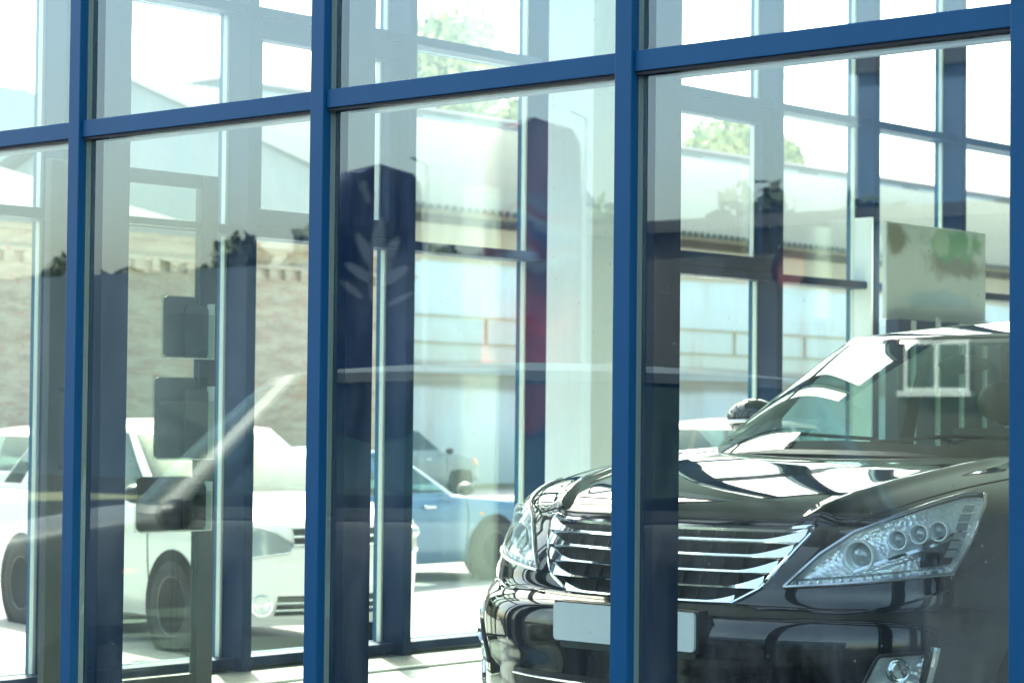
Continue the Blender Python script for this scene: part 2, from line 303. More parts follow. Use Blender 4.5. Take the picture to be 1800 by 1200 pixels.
for a, b_ in zip(mw[:-1], mw[1:]):
    for z0, z1, tr in ((.10, TZ0, True), (TZ1, TU0, True), (TU1, TOP-.06, False)):
        MB().box(FU+.036, FU+.052, a+.0270, b_-.0270, z0-.012, z1+.012).obj('glass_pane', 'glass', f1)
    for z0, z1 in ((TZ0, TZ1), (TU0, TU1), (.045, .10), (TOP-.055, TOP-.002)):
        t = MB().box(FU+.012, FU+.0325, a+HW+.0005, b_-HW-.0005, z0, z1, ch=.002).obj('transom', 'blue', f1)
        MB().box(FU+.018, FU+.034, a+HW+.001, b_-HW-.001, z0-.009, z0-.001).obj('gasket', 'gasket', t)
        MB().box(FU+.0605, FU+.19, a+HW+.001, b_-HW-.001, z0, z1, ch=.002).obj('inner_profile', 'navyin', t)
# ------------------------------------------------------------------ side front (second glazed wall across the showroom)
f2o = thing('side_facade', 'second glass wall across the showroom with blue columns and small vent windows', 'glass facade', (0, 0, 0))
M2 = 1.0226; U0 = 8.9185
mu_ = [U0+M2*k for k in range(-4, 14)]
for u in mu_:
    m = MB().box(u, u+.055, FW-.145, FW-.002, 0, TOP, ch=.002).obj('mullion', 'navyin', f2o)
    MB().box(u-.012, u+.002, FW-.0015, FW+.0245, .07, TOP).obj('spacer', 'alu', m)  # paler than the street-front spacers: light caught by the glass edge, in the colour
    MB().box(u-.004, u+.059, FW+.030, FW+.060, BOT, TOP).obj('outer_cap', 'blue', m)
for k, (a, b_) in enumerate(zip(mu_[:-1], mu_[1:])):
    k -= 4; vent = k in (-2, 1, 6)
    for z0, z1 in ((.071, 1.9685), (2.0136, 2.974), (3.02, TOP)):
        MB().box(a+.056, b_-.0125, FW+.006, FW+.020, z0, z1).obj('glass_pane', 'glassb', f2o)
    for z0, z1 in ((.030, .071), (1.9685, 2.0136), (2.974, 3.02), (TOP-.05, TOP-.002)):
        t = MB().box(a+.056, b_-.001, FW-.11, FW+.003, z0, z1, ch=.002).obj('transom', 'navyin', f2o)
        MB().box(a+.060, b_-.014, FW+.030, FW+.056, z0, z1).obj('outer_cap', 'blue', t)
    if vent:
        v = MB(); x0, x1, z0, z1, t_ = a+.058, b_-.003, 2.016, 2.972, .085
        v.box(x0, x1, FW-.09, FW+.001, z0, z0+t_, ch=.004); v.box(x0, x1, FW-.09, FW+.001, z1-t_-.01, z1, ch=.004)
        v.box(x0, x0+.07, FW-.0895, FW+.001, z0+t_, z1-t_-.01, ch=.004); v.box(x1-.07, x1, FW-.0895, FW+.001, z0+t_, z1-t_-.01, ch=.004)
        vo = v.obj('vent_window', 'navyin', f2o)
        MB().box(x1-.082, x1-.071, FW-.03, FW-.002, z0+t_, z1-t_-.01).obj('bead', 'alu', vo)
# convector grating let into the floor along the side front
gr = MB()
for i in range(48): 
    y = 7.47+.0095*i; gr.box(4.9, 21.5, y, y+.0055, .004, .012)
go = gr.obj('floor_grating', 'grat'); tag(go, 'ribbed pale metal floor grating along the foot of the side glazing', 'floor grating')
MB().box(4.9, 21.5, 7.925, 7.94, .003, .026).obj('edge_strip', 'alu', go)
MB().box(4.9, 21.5, 7.445, 7.465, .003, .014).obj('edge_strip', 'alu', go)

# white column
c = MB().box(8.69, 9.12, 7.30, 7.60, 0, 4.85, ch=.006).obj('column', 'wwall'); tag(c, 'tall square white column standing beside the side glazing', 'column')
# thin white strip added on the dark column, for its bright, lit lower part
c = MB().box(11.955, 11.970, 7.80, 7.93, .0, 2.41, ch=.002).obj('lit_column_strip', 'wwall'); tag(c, 'narrow white strip added for the light on a blue glazing column behind the car roof', 'board')
# door leaf standing open in front of the side front
d = thing('glass_door', 'open glass door leaf with dark frame behind the leftmost panes', 'door', (5.42, 7.32, 0))
fr = MB(); X1 = .85
for z0, z1 in ((.01, .10), (1.925, 1.955), (2.09, 2.15)): fr.box(.0905, X1-.0905, -.02, .02, z0, z1, ch=.002)
fr.box(0, .09, -.021, .021, .01, 2.15, ch=.003); fr.box(X1-.09, X1, -.021, .021, .01, 2.15, ch=.003)
fr.obj('door_frame', 'greyst', d)
MB().box(.0905, X1-.0905, -.006, .006, .1005, 1.9245).obj('door_glass', 'acryl', d)
MB().box(.0905, X1-.0905, -.006, .006, 1.9555, 2.0895).obj('door_glass', 'acryl', d)
hb = MB().tube([(.06, -.02, .95), (.06, -.07, .95), (.06, -.07, 1.25), (.06, -.02, 1.25)], .011, 8); hb.obj('handle', 'chromed', d, smooth=True)
def rrect(x0, x1, z0, z1, y0, y1, r, m=MB):
    b = m(); ring = []
    for cx, cz, q0 in ((x1-r, z1-r, 0), (x0+r, z1-r, 90), (x0+r, z0+r, 180), (x1-r, z0+r, 270)):
        for k in range(5): q = R(q0+90*k/4); ring.append((cx+r*math.cos(q), cz+r*math.sin(q)))
    n = len(ring); b.add([(x, y0, z) for x, z in ring]+[(x, y1, z) for x, z in ring], [tuple(range(n)), tuple(range(2*n-1, n-1, -1))]+[(i, (i+1) % n, n+(i+1) % n, n+i) for i in range(n)]); return b
for i, (x0, x1, z0, z1, lab, mt) in enumerate(((5.955, 6.19, 1.39, 1.64, 'top clear leaflet pocket with dark leaflets on the glass door', 'leafg'), (5.915, 6.195, .98, 1.31, 'middle clear leaflet pocket on the glass door, larger than the top one', 'leafg'), (5.83, 6.19, .69, .91, 'lowest leaflet pocket on the glass door, packed with black folders', 'leaflet'))):
    t = thing('leaflet_holder', lab, 'leaflet holder', (x0, 7.27, z0), group='leaflet pockets on the glass door')
    wd = x1-x0; h = z1-z0
    rrect(0, wd-.07, .004, h, -.012, -.004, .02).obj('leaflet', mt, t)
    rrect(wd-.135, wd-.012, .004, h*.86, -.024, -.016, .02).obj('leaflet', mt, t)
    p = MB(); p.box(-.004, wd+.004, -.040, -.037, 0, h*.72); p.box(-.004, wd+.004, .001, .004, 0, h*1.02); p.box(-.004, wd+.004, -.037, .001, 0, .004)
    p.obj('pocket', 'acryl', t)
    e = MB(); e.box(wd+.004, wd+.0075, -.040, .004, 0, h*.9); e.box(-.004, wd+.0075, -.041, -.0375, -.003, .001); e.obj('bright_edge', 'alu', t)
# display board with a plant picture standing on a dark rack
t = thing('display_board', 'pale display board with a blurred green plant picture above the car roof', 'display board', (11.9, 7.66, 0))
MB().box(0, 1.17, 0, .03, 1.78, 2.375, ch=.003).obj('board', 'hill', t)
def printmat():
    m = mat('blurred_plant_print', (.6, .66, .62), .7); n = m.node_tree.nodes; l = m.node_tree.links; p = n['Principled BSDF']
    tc = n.new('ShaderNodeTexCoord')
    def blob(loc, sc, nsc, lo, hi):
        mp = n.new('ShaderNodeMapping'); mp.inputs['Location'].default_value = [-loc[0]*sc[0], 0, -loc[1]*sc[1]]; mp.inputs['Scale'].default_value = (sc[0], 0, sc[1])
        nz = n.new('ShaderNodeTexNoise'); nz.inputs['Scale'].default_value = nsc; nz.inputs['Detail'].default_value = 2; l.new(tc.outputs['Object'], nz.inputs['Vector'])
        ln = n.new('ShaderNodeVectorMath'); ln.operation = 'LENGTH'; l.new(tc.outputs['Object'], mp.inputs[0]); l.new(mp.outputs[0], ln.inputs[0])
        ad = n.new('ShaderNodeMath'); ad.operation = 'MULTIPLY_ADD'; ad.inputs[1].default_value = 1.6; l.new(nz.outputs['Fac'], ad.inputs[0]); l.new(ln.outputs['Value'], ad.inputs[2])
        mr = n.new('ShaderNodeMapRange'); mr.interpolation_type = 'SMOOTHSTEP'; mr.inputs[1].default_value = hi; mr.inputs[2].default_value = lo; l.new(ad.outputs[0], mr.inputs[0]); return mr.outputs[0]
    prev = None
    for col, f in (((.40, .54, .58), blob((.62, 1.92), (2.2, 14), 5, 1.2, 1.9)), ((.24, .25, .19), blob((.80, 2.15), (2.6, 9), 6, 1.2, 1.9)), ((.26, .26, .20), blob((.10, 2.28), (6, 9), 6, 1.2, 1.9)), ((.17, .36, .19), blob((.76, 2.27), (2.6, 8), 7, 1.25, 1.85)), ((.36, .50, .34), blob((.62, 2.29), (6, 9), 7, 1.2, 1.7))):
        mx = n.new('ShaderNodeMix'); mx.data_type = 'RGBA'; mx.inputs[7].default_value = (*col, 1); l.new(f, mx.inputs[0])
        if prev is None: mx.inputs[6].default_value = (.58, .64, .60, 1)
        else: l.new(prev, mx.inputs[6])
        prev = mx.outputs[2]
    l.new(prev, p.inputs['Base Color']); return m
MT['print'] = printmat()
MB().box(.008, 1.162, -.003, -.0005, 1.788, 2.367).obj('plant_picture', 'print', t)
lg = MB(); 
for x in (.05, 1.1): lg.box(x, x+.03, .005, .025, 0, 1.80)
lg.obj('legs', 'alu', t)
t = thing('magazine_rack', 'dark blue rack with pale dividers below the display board', 'rack', (12.0, 7.56, 0))
MB().box(-.12, 2.8, 0, .09, .0, 1.775).obj('rack_body', 'navy', t)
for i in range(9):
    MB().box(.02+.28*i, .05+.28*i, -.02, -.001, .02, 1.77+.03*(i % 2)).obj('divider', 'alu', t)

# ------------------------------------------------------------------ cars
class Car:
    def __init__(s, L, Zs, Ws, As, Rs, LC, N, LR=.5):
        s.L = L; s.W = herm(Zs, Ws); s.A = herm(Zs, As); s.Rr = herm(Zs, Rs); s.LC = LC; s.N = N; s.LR = LR; s.z0 = Zs[0]; s.z1 = Zs[-1]; s.crease = None
    def ring(s, th, z):
        W = s.W(z); e = 2/s.N
        if th <= .35:
            q = th/.35*math.pi/2; a = s.A(z)+s.LC*(1-max(math.cos(q), 0)**e); b = W*math.sin(q)**e
        elif th >= .65:
            q = (1-th)/.35*math.pi/2; a = s.L-s.Rr(z)-s.LR*(1-max(math.cos(q), 0)**e); b = W*math.sin(q)**e
        else:
            a0 = s.A(z)+s.LC; a1 = s.L-s.Rr(z)-s.LR; t = (th-.35)/.3; a = a0+(a1-a0)*t; b = W
        if s.crease: z = z+s.crease(a, b, z)
        return np.array([a, b, z])
    def pphi(s, phi, z, off=0, side=1):
        th = phi/(math.pi/2)*.35; e = 1e-3
        p = s.ring(th, z)
        if off:
            du = s.ring(min(th+e, 1), z)-s.ring(max(th-e, 0), z); dv = s.ring(th, z+e)-s.ring(th, z-e)
            nn = np.cross(du, dv); nn /= (np.linalg.norm(nn)+1e-9)
            if nn[0]*(-1)*math.cos(phi)+nn[1]*math.sin(phi) < 0: nn = -nn
            p = p+nn*off
        p[1] *= side; return p
    def phib(s, b, z): return math.asin(min(1, (max(b, 0)/s.W(z)))**(s.N/2))
def resample(P, n):
    P = np.array(P, float); d = np.r_[0, np.cumsum(np.hypot(*(np.diff(P, axis=0)*np.array([.6, 1])).T))]; t = np.linspace(0, d[-1], n)
    return np.stack([np.interp(t, d, P[:, 0]), np.interp(t, d, P[:, 1])], 1)
def smooth_poly(P, it=2, closed=False):
    P = [tuple(p) for p in P]
    for _ in range(it):
        Q = [P[0]]
        for a, b in zip(P[:-1], P[1:]): Q += [tuple(.75*np.array(a)+.25*np.array(b)), tuple(.25*np.array(a)+.75*np.array(b))]
        Q.append(P[-1]); P = Q
    return P
def inpoly(x, y, P):
    c = False; j = len(P)-1
    for i in range(len(P)):
        xi, yi = P[i]; xj, yj = P[j]
        if (yi > y) != (yj > y) and x < (xj-xi)*(y-yi)/(yj-yi)+xi: c = not c
        j = i
    return c
def wheel(root, a, b, r, side, gz, wd=.2):
    w = MB(); ax = (0, side, 0); c = (a, b, gz+r); e = thing.__globals__['bpy'].data.objects.new('wheel', None); COL.objects.link(e); e.parent = root
    w.lathe([(-wd, r*.6), (-wd, r*.96), (-wd*.85, r), (-.03, r), (-.005, r*.97), (0, r*.9), (-.002, r*.68), (-.02, r*.64)], c, ax, 40).obj('tyre', 'tyre', e, smooth=True)
    q = MB(); q.lathe([(-.02, r*.64), (-.004, r*.65), (-.012, r*.60), (-.06, r*.57)], c, ax, 40); q.lathe([(-.05, .001), (-.02, .02), (-.02, r*.16), (-.05, r*.2)], c, ax, 20)
    for k in range(5):
        t = 2*math.pi*k/5+.3; d = Vector((math.cos(t), 0, math.sin(t))); p = Vector((-math.sin(t), 0, math.cos(t))); cc = Vector(c)+Vector((0, side*-.02, 0)); ww = r*.09
        v = [cc+d*r*.1+p*ww, cc+d*r*.1-p*ww, cc+d*r*.62-p*ww*1.3, cc+d*r*.62+p*ww*1.3]; v2 = [x+Vector((0, side*-.03, 0)) for x in v]
        q.add([x[:] for x in v+v2], [(0, 1, 2, 3), (4, 7, 6, 5), (0, 4, 5, 1), (1, 5, 6, 2), (2, 6, 7, 3), (3, 7, 4, 0)])
    q.obj('rim', 'rim', e, smooth=True); MB().lathe([(-.065, .001), (-.065, r*.62)], c, ax, 24).obj('brake_disc', 'trim', e)
    return e
def build_car(name, label, C, gh, loc, rz, paint, group=None, hole=None, nth=(40, 14, 16), nz=26, zs=None, wheels=None, glass='darkglass', gz=0, cut=None, roofmat=None):
    root = thing(name, label, 'car', loc, rz, group)
    ths = list(np.linspace(0, .35, nth[0]))+list(np.linspace(.35, .65, nth[1]))[1:]+list(np.linspace(.65, 1, nth[2]))[1:]
    zs = zs if zs is not None else list(np.linspace(C.z0, C.z1, nz))
    body = MB(); P = np.array([[C.ring(t, z) for t in ths] for z in zs])
    mask = [[True]*(len(ths)-1) for _ in range(len(zs)-1)]
    if hole:
        for i in range(len(zs)-1):
            for j in range(len(ths)-1):
                if hole((ths[j]+ths[j+1])/2, (zs[i]+zs[i+1])/2, (P[i, j]+P[i+1, j+1])/2): mask[i][j] = False
    for sg in (1, -1):
        Q = P.copy(); Q[..., 1] *= sg; body.grid(Q, mask)
    body.obj('body', paint, root, smooth=True, merge=True)
    # greenhouse
    G = gh
    def gr_(th, v):
        def sup(a0, a1, W, lc, lr, n):
            e = 2/n
            if th <= .35: q = th/.35*math.pi/2; return a0+lc*(1-max(math.cos(q), 0)**e), W*math.sin(q)**e
            if th >= .65: q = (1-th)/.35*math.pi/2; return a1-lr*(1-max(math.cos(q), 0)**e), W*math.sin(q)**e
            return a0+lc+(a1-lr-a0-lc)*(th-.35)/.3, W
        a, b = sup(*G['base']); A, B = sup(*G['top']); zb = G['zb'](th); zt = G['zt'](A)
        bul = G.get('bulge', .02)*4*v*(1-v)
        ff = max(0, 1-th/.3); rr = max(0, (th-.7)/.3)
        return np.array([a+(A-a)*v-bul*ff+bul*rr, b+(B-b)*v+bul*.6*(1-ff)*(1-rr), zb+(zt-zb)*v+bul*.5*max(ff, rr)])
    def patch(t0, t1, v0, v1, sg, nt_=12, nv_=8, both=False):
        m = MB(); T = np.linspace(t0, t1, nt_); V = np.linspace(v0, v1, nv_)
        P = np.array([[gr_(t, v) for t in T] for v in V])
        for q in ((1, -1) if both else (sg,)):
            Q = P.copy(); Q[..., 1] *= q; m.grid(Q)
        return m
    v0, v1 = G.get('v', (.05, .93))
    patch(0, G['ws'], v0, v1, 1, 24, 10, True).obj('windshield', glass, root, smooth=True, merge=True)
    patch(1-G['rs'], 1, v0, v1, 1, 20, 8, True).obj('rear_window', glass, root, smooth=True, merge=True)
    fr = MB()
    fr.v, fr.f = [], []
    for q in (patch(0, 1, -.03, v0, 1, 90, 3, True), patch(0, 1, v1, 1, 1, 90, 3, True)): fr.add(q.v, q.f)
    cuts = [G['ws']]+G['cuts']+[1-G['rs']]      # pillar / window alternation on the side
    for i in range(0, len(cuts)-1, 2):
        for sg in (1, -1):
            q = patch(cuts[i], cuts[i+1], v0, v1, sg, 6, 10); fr.add(q.v, q.f)
    fr.obj('window_frame', G.get('frame', paint), root, smooth=True, merge=True)
    for i in range(1, len(cuts)-1, 2):
        for sg in (1, -1): patch(cuts[i], cuts[i+1], v0, v1, sg, 10, 8).obj('side_window', glass, root, smooth=True)
    # roof
    rf = MB(); A0, A1, Wt, lc, lr, n_ = G['top']; rows = []
    T = [t for t in np.linspace(0, 1, 50)]
    for t in T:
        p = gr_(t, 1.0); row = []
        for k in np.linspace(1, -1, 15):
            x = (p[0]-A0)/(A1-A0); cr_ = G['crown']*(math.sin(math.pi*min(max(x, 0), 1))**.5 if 0 < x < 1 else 0)
            row.append((p[0], p[1]*k, p[2]+cr_*(1-k*k)))
        rows.append(row)
    rf.grid(rows).obj('roof', roofmat or paint, root, smooth=True)
    if wheels:
        for a, b, r in wheels:
            for sg in (1, -1):
                MB().lathe([(0, r*1.23), (.004, r*1.23), (.006, r*1.21), (.006, .001)], (a, sg*(b+.003), gz+r), (0, sg, 0), 40).obj('wheel_well', 'well', root)
                wheel(root, a, sg*(b+.014), r, sg, gz)
    return root
def lamp_loft(C, bot, top, side, off, n=26, m=8, bowl=0):
    B = resample(bot, n); T = resample(top, n); P = []
    for j in range(m):
        v = j/(m-1); P.append([C.pphi(*(B[i]*(1-v)+T[i]*v), off-bowl*math.sin(math.pi*v)**.6*math.sin(math.pi*min(max(i/(n-1), 0), 1))**.5, side) for i in range(n)])
    return MB().grid(P)

# --- black sedan inside the showroom
Z = [.14, .2, .3, .42, .5, .6, .645, .7, .77, .86, .90, .94, .98, 1.02, 1.05, 1.09]
S = Car(4.95, Z, [.87, .91, .93, .935, .94, .945, .95, .95, .95, .945, .935, .91, .875, .83, .76, .50],
        [.09, .05, .02, .01, .0, .02, .07, .088, .12, .18, .21, .28, .42, .64, .86, 1.35],
        [.15, .10, .06, .04, .03, .02, .02, .02, .03, .05, .08, .12, .2, .4, .7, 1.0], .8, 2.8, .6)
def crease(a, b, z):
    if z < .84 or a > 2.2: return 0
    k = min(1, (z-.84)/.06); bc = .46+.16*(1-math.exp(-max(a-.2, 0)/.35)); d = abs(b)-bc
    ins = 1/(1+math.exp(min(60, max(-60, d/.022))))
    return k*(.016*math.exp(-(d/.035)**2)-.012*ins)*max(0, 1-max(0, a-1.0))
S.crease = crease
gz_ = [.635, .645, .69, .77, .85, .872]; gb_ = [.26, .31, .392, .446, .49, .50]
def gbe(z): return float(np.interp(z, gz_, gb_))
lampP_bot = [(.370, .696), (.673, .718), (.832, .732), (1.003, .743)]
lampP_top = [(.370, .696), (.462, .788), (.554, .850), (.713, .900), (.832, .932), (.937, .957), (1.03, .958), (1.065, .93), (1.043, .832), (1.003, .743)]
lamp_poly = lampP_top + lampP_bot[::-1][1:-1]
fog_poly = [(.70, .40), (.792, .523), (1.0, .532), (.955, .40)]
def shole(th, z, p):
    phi = th/.35*math.pi/2
    if th < .35 and .638 < z < .868 and p[1] < gbe(z): return True
    if th < .35 and inpoly(phi, z, lamp_poly): return True
    if th < .35 and inpoly(phi, z, fog_poly): return True
    if z > 1.03 and p[0] > 1.25: return True
    return False
zs = list(np.linspace(.14, .62, 50))+list(np.linspace(.62, .96, 76))[1:]+list(np.linspace(.96, 1.09, 50))[1:]
ghS = dict(base=(1.06, 4.40, .865, 1.10, .9, 3.0), top=(1.87, 3.50, .64, .42, .4, 3.0), zb=lambda th: 1.078-.060*min(1, th/.3), zt=herm([1.8, 2.1, 2.7, 3.3, 3.7], [1.45, 1.475, 1.50, 1.49, 1.44]),
           ws=.225, rs=.27, cuts=[.30, .49, .515, .68], crown=.055, bulge=.03, v=(.05, .95))
sed = build_car('sedan', 'glossy black sedan with chrome bar grille standing inside the showroom', S, ghS, (5.2, 4.22, 0), 0, 'black', hole=shole, nth=(170, 40, 40), zs=zs,
                wheels=[(.93, .945, .335), (3.80, .945, .335)], glass='carglass')
# grille
gp = thing.__globals__['bpy'].data.objects.new('grille', None); COL.objects.link(gp); gp.parent = sed
def gpt(b, z, off): p = S.pphi(S.phib(abs(b), z), z, off, 1 if b >= 0 else -1); return p
back = []
for z in np.linspace(.63, .878, 12):
    e = gbe(z)+.01; back.append([gpt(b, z, -.045)+np.array([.0, 0, 0]) for b in np.linspace(-e, e, 40)])
MB().grid(back).obj('grille_mesh', 'mesh', gp, smooth=True)
ribs = MB()
for b in np.linspace(-.42, .42, 14):
    col = [gpt(b, z, -.038) for z in np.linspace(.64, .86, 6) if abs(b) < gbe(z)]
    if len(col) > 1: ribs.tube(col, .004, 5)
ribs.obj('grille_ribs', 'trim', gp)
# inner walls of the grille opening
wl = MB()
edge = [(gbe(z), z) for z in np.linspace(.638, .868, 24)]
loop = [(b, z) for b, z in edge]+[(b, .868) for b in np.linspace(.49, -.49, 20)[1:-1]]+[(-b, z) for b, z in edge[::-1]]+[(b, .638) for b in np.linspace(-.26, .26, 14)[1:-1]]
wl.grid([[gpt(b, z, .001) for b, z in loop+loop[:1]], [gpt(b, z, -.05) for b, z in loop+loop[:1]]]).obj('grille_surround', 'trim', gp, smooth=True)
def chrome_bar(z, be, h, flare, depth=.022, name='grille_bar'):
    m = MB(); N_ = 61; rows = []
    for b in np.linspace(-be, be, N_):
        t = abs(b)/be; fl = flare*max(0, (t-.72)/.28)**1.5; zc = z-.006*(1-t*t)*.8; lo, hi = zc-h/2, zc+h/2+fl
        row = []
        for zz, of in ((lo+.001, -depth), (lo, -.003), (lo+h*.25, .004), (hi-h*.35, .005), (hi, -.004), (hi-.001, -depth)):
            row.append(gpt(b, min(zz, .875), of))
        rows.append(row)
    m.grid(rows); return m.obj(name, 'chrome', gp, smooth=True)
chrome_bar(.861, .492, .020, .0)
for z in (.822, .780, .736, .692): chrome_bar(z, gbe(z)+.002, .0125, .030)
chrome_bar(.648, .315, .0125, .018)
for sg in (1, -1):     # chrome sides tying the bars together
    MB().tube([gpt(sg*(gbe(z)-.002), z, .001) for z in np.linspace(.645, .845, 24)], .0065, 8).obj('grille_edge', 'chrome', gp, smooth=True)
# head lamps
for sg in (1, -1):
    hl = thing.__globals__['bpy'].data.objects.new('headlight', None); COL.objects.link(hl); hl.parent = sed
    lamp_loft(S, lampP_bot, lampP_top, sg, -.010, 40, 10, bowl=.03).obj('reflector', 'led', hl, smooth=True)
    lamp_loft(S, lampP_bot, lampP_top, sg, .005, 40, 10).obj('lens', 'lens', hl, smooth=True)
    per = [S.pphi(a, b, .004, sg) for a, b in [tuple(x) for x in resample(lampP_top, 60)]]+[S.pphi(a, b, .004, sg) for a, b in resample(lampP_bot, 40)[::-1]]
    MB().tube(per, .0055, 6, closed=True).obj('lamp_edge', 'chromed', hl, smooth=True)
    for (ph, z, r, dp) in ((.607, .797, .042, .018), (.739, .840, .0265, .012), (.818, .857, .0265, .012), (.898, .864, .0265, .012)):
        c_ = S.pphi(ph, z, -dp, sg); ax = (-1, sg*.18, 0)
        pr = MB(); pr.lathe([(-.02, r*.95), (.012, r*1.12), (.018, r*1.08), (.016, r*.92), (.0, r*.82), (-.012, r*.75)], c_, ax, 32).obj('projector_ring', 'ringw', hl, smooth=True)
        MB().lathe([(-.008, r*.76), (.004, r*.6), (.010, r*.35), (.012, .0005)], c_, ax, 24).obj('projector_lens', 'lampdull', hl, smooth=True)
    st = MB()
    lb = resample(lampP_bot, 40)
    st.grid([[S.pphi(a, b+dz, of, sg) for a, b in lb[2:-2]] for dz, of in ((.004, -.003), (.008, -.012), (.020, -.014), (.023, -.002))]).obj('led_channel', 'chromed', hl, smooth=True)
    ld = MB()
    for i in range(15):
        a, b = lb[3+int(i*33/14)]; ld.ball(S.pphi(a, b+.013, -.010, sg), .0078, 1)
    ld.obj('led_row', 'led', hl, smooth=True)
    dv = MB()      # swept inner divider
    P_ = [(.60, .745), (.70, .775), (.80, .800), (.90, .822), (.99, .85)]
    dv.grid([[S.pphi(a, b+dz, of, sg) for a, b in smooth_poly(P_, 2)] for dz, of in ((-.008, -.03), (0, -.012), (.010, -.012), (.014, -.03))]).obj('inner_trim', 'chrome', hl, smooth=True)
    # row of grey segments along the rear edge, dark inner pocket
    for k in range(6):
        t0, t1 = .08+.15*k, .08+.15*k+.125; a0 = lambda t: (.945+.03*t, .775+.165*t); a1 = lambda t: (1.005+.015*t, .775+.165*t)
        lamp_loft(S, [a0(t0), a1(t0)], [a0(t1), a1(t1)], sg, -.004, 6, 3).obj('rear_segment', 'lampdull', hl)
    lamp_loft(S, [(.86, .765), (.99, .775)], [(.84, .835), (1.0, .87)], sg, -.018, 10, 4).obj('inner_pocket', 'trim', hl, smooth=True)
    # fog lamps
    fg = thing.__globals__['bpy'].data.objects.new('fog_lamp', None); COL.objects.link(fg); fg.parent = sed
    lamp_loft(S, [fog_poly[0], fog_poly[3]], [fog_poly[1], fog_poly[2]], sg, -.02, 16, 8, bowl=.02).obj('fog_housing', 'led', fg, smooth=True)
    lamp_loft(S, [fog_poly[0], fog_poly[3]], [fog_poly[1], fog_poly[2]], sg, .003, 16, 8).obj('fog_lens', 'lens', fg, smooth=True)
    MB().tube([S.pphi(a, b, .003, sg) for a, b in [tuple(x) for x in resample(fog_poly+fog_poly[:1], 40)]], .006, 6).obj('fog_edge', 'trim', fg, smooth=True)
    c_ = S.pphi(.880, .478, -.012, sg); MB().lathe([(-.02, .032), (.008, .036), (.011, .033), (.006, .028), (-.01, .02), (-.012, .0005)], c_, (-1, sg*.2, 0), 28).obj('fog_ring', 'chrome', fg, smooth=True)
    q = [(1.03, .545), (1.02, .50), (.99, .43), (.95, .37), (.86, .31), (.70, .275), (.45, .258), (.2, .25), (.0, .248)]
    MB().tube([S.pphi(a, b, .004, sg) for a, b in smooth_poly(q, 3)], [.013*(1-.55*i/((len(smooth_poly(q, 3))-1))) for i in range(len(smooth_poly(q, 3)))], 8).obj('bumper_trim', 'chrome', sed, smooth=True)
    # seams
    sm = MB(); sm.tube([S.pphi(a, b, .0005, sg) for a, b in smooth_poly([(.52, .866), (.60, .895), (.74, .935), (.90, .975), (1.05, 1.0), (1.2, 1.02)], 3)], .0022, 5)
    sm.tube([S.pphi(a, b, .0005, sg) for a, b in smooth_poly([(.0, .884), (.2, .884), (.42, .878), (.52, .866)], 2)], .0028, 5)
    sm.obj('panel_seam', 'gasket', sed)
    MB().tube([S.pphi(a, b, .001, sg) for a, b in smooth_poly([(.30, .633), (.40, .640), (.58, .628), (.78, .650), (1.0, .70)], 3)], .004, 6).obj('bumper_crease', 'black', sed, smooth=True)
    # mirror
    mr = thing.__globals__['bpy'].data.objects.new('mirror', None); COL.objects.link(mr); mr.parent = sed
    MB().ball((1.98, sg*1.0, 1.17), 1, 3, (.07, .115, .075)).obj('mirror_shell', 'black', mr, smooth=True)
    MB().tube([(1.88, sg*.84, 1.06), (1.96, sg*.93, 1.11)], .025, 8).obj('mirror_arm', 'trim', mr, smooth=True)
    MB().tube([(1.908, sg*1.07, 1.155), (1.909, sg*.99, 1.16), (1.918, sg*.91, 1.155)], .008, 6).obj('mirror_strip', 'chromed', mr, smooth=True)
    MB().lathe([(0, .001), (.01, .055), (-.004, .07)], (2.05, sg*1.0, 1.17), (1, 0, 0), 20).obj('mirror_glass', 'chrome', mr, smooth=True)
    MB().tube([(2.1, sg*.947, .80), (2.14, sg*.975, .80), (2.30, sg*.975, .80), (2.33, sg*.947, .80)], .010, 8, flat=.8).obj('door_handle', 'chrome', sed, smooth=True)
# lower intake with slats
iw = [(b, z) for b in (0,) for z in (0,)]
ip = MB(); ip.grid([[gpt(b, z, .002) for b in np.linspace(-.50+.1*(.4-z), .50-.1*(.4-z), 40)] for z in np.linspace(.275, .405, 6)]).obj('lower_intake', 'trim', sed, smooth=True)
for z in (.295, .340, .388): MB().tube([gpt(b, z-.006*(1-(b/.5)**2), .004) for b in np.linspace(-.50, .50, 30)], .0035, 6).obj('intake_slat', 'chromed', sed, smooth=True)
# plate
pb = rrect(-.262, .262, .510, .620, 0, .010, .012); 
for i, v in enumerate(pb.v): pb.v[i] = (-.030+v[1], v[0]+.0, v[2])
pb.obj('license_plate', 'plate', sed)
pb = rrect(-.255, .245, .488, .512, 0, .006, .009)
for i, v in enumerate(pb.v): pb.v[i] = (-.018+v[1], v[0], v[2])
pb.obj('plate_holder', 'greyst', sed)
pb = MB().box(-.018, .03, -.27, .27, .505, .625, ch=.004).obj('plate_mount', 'trim', sed)
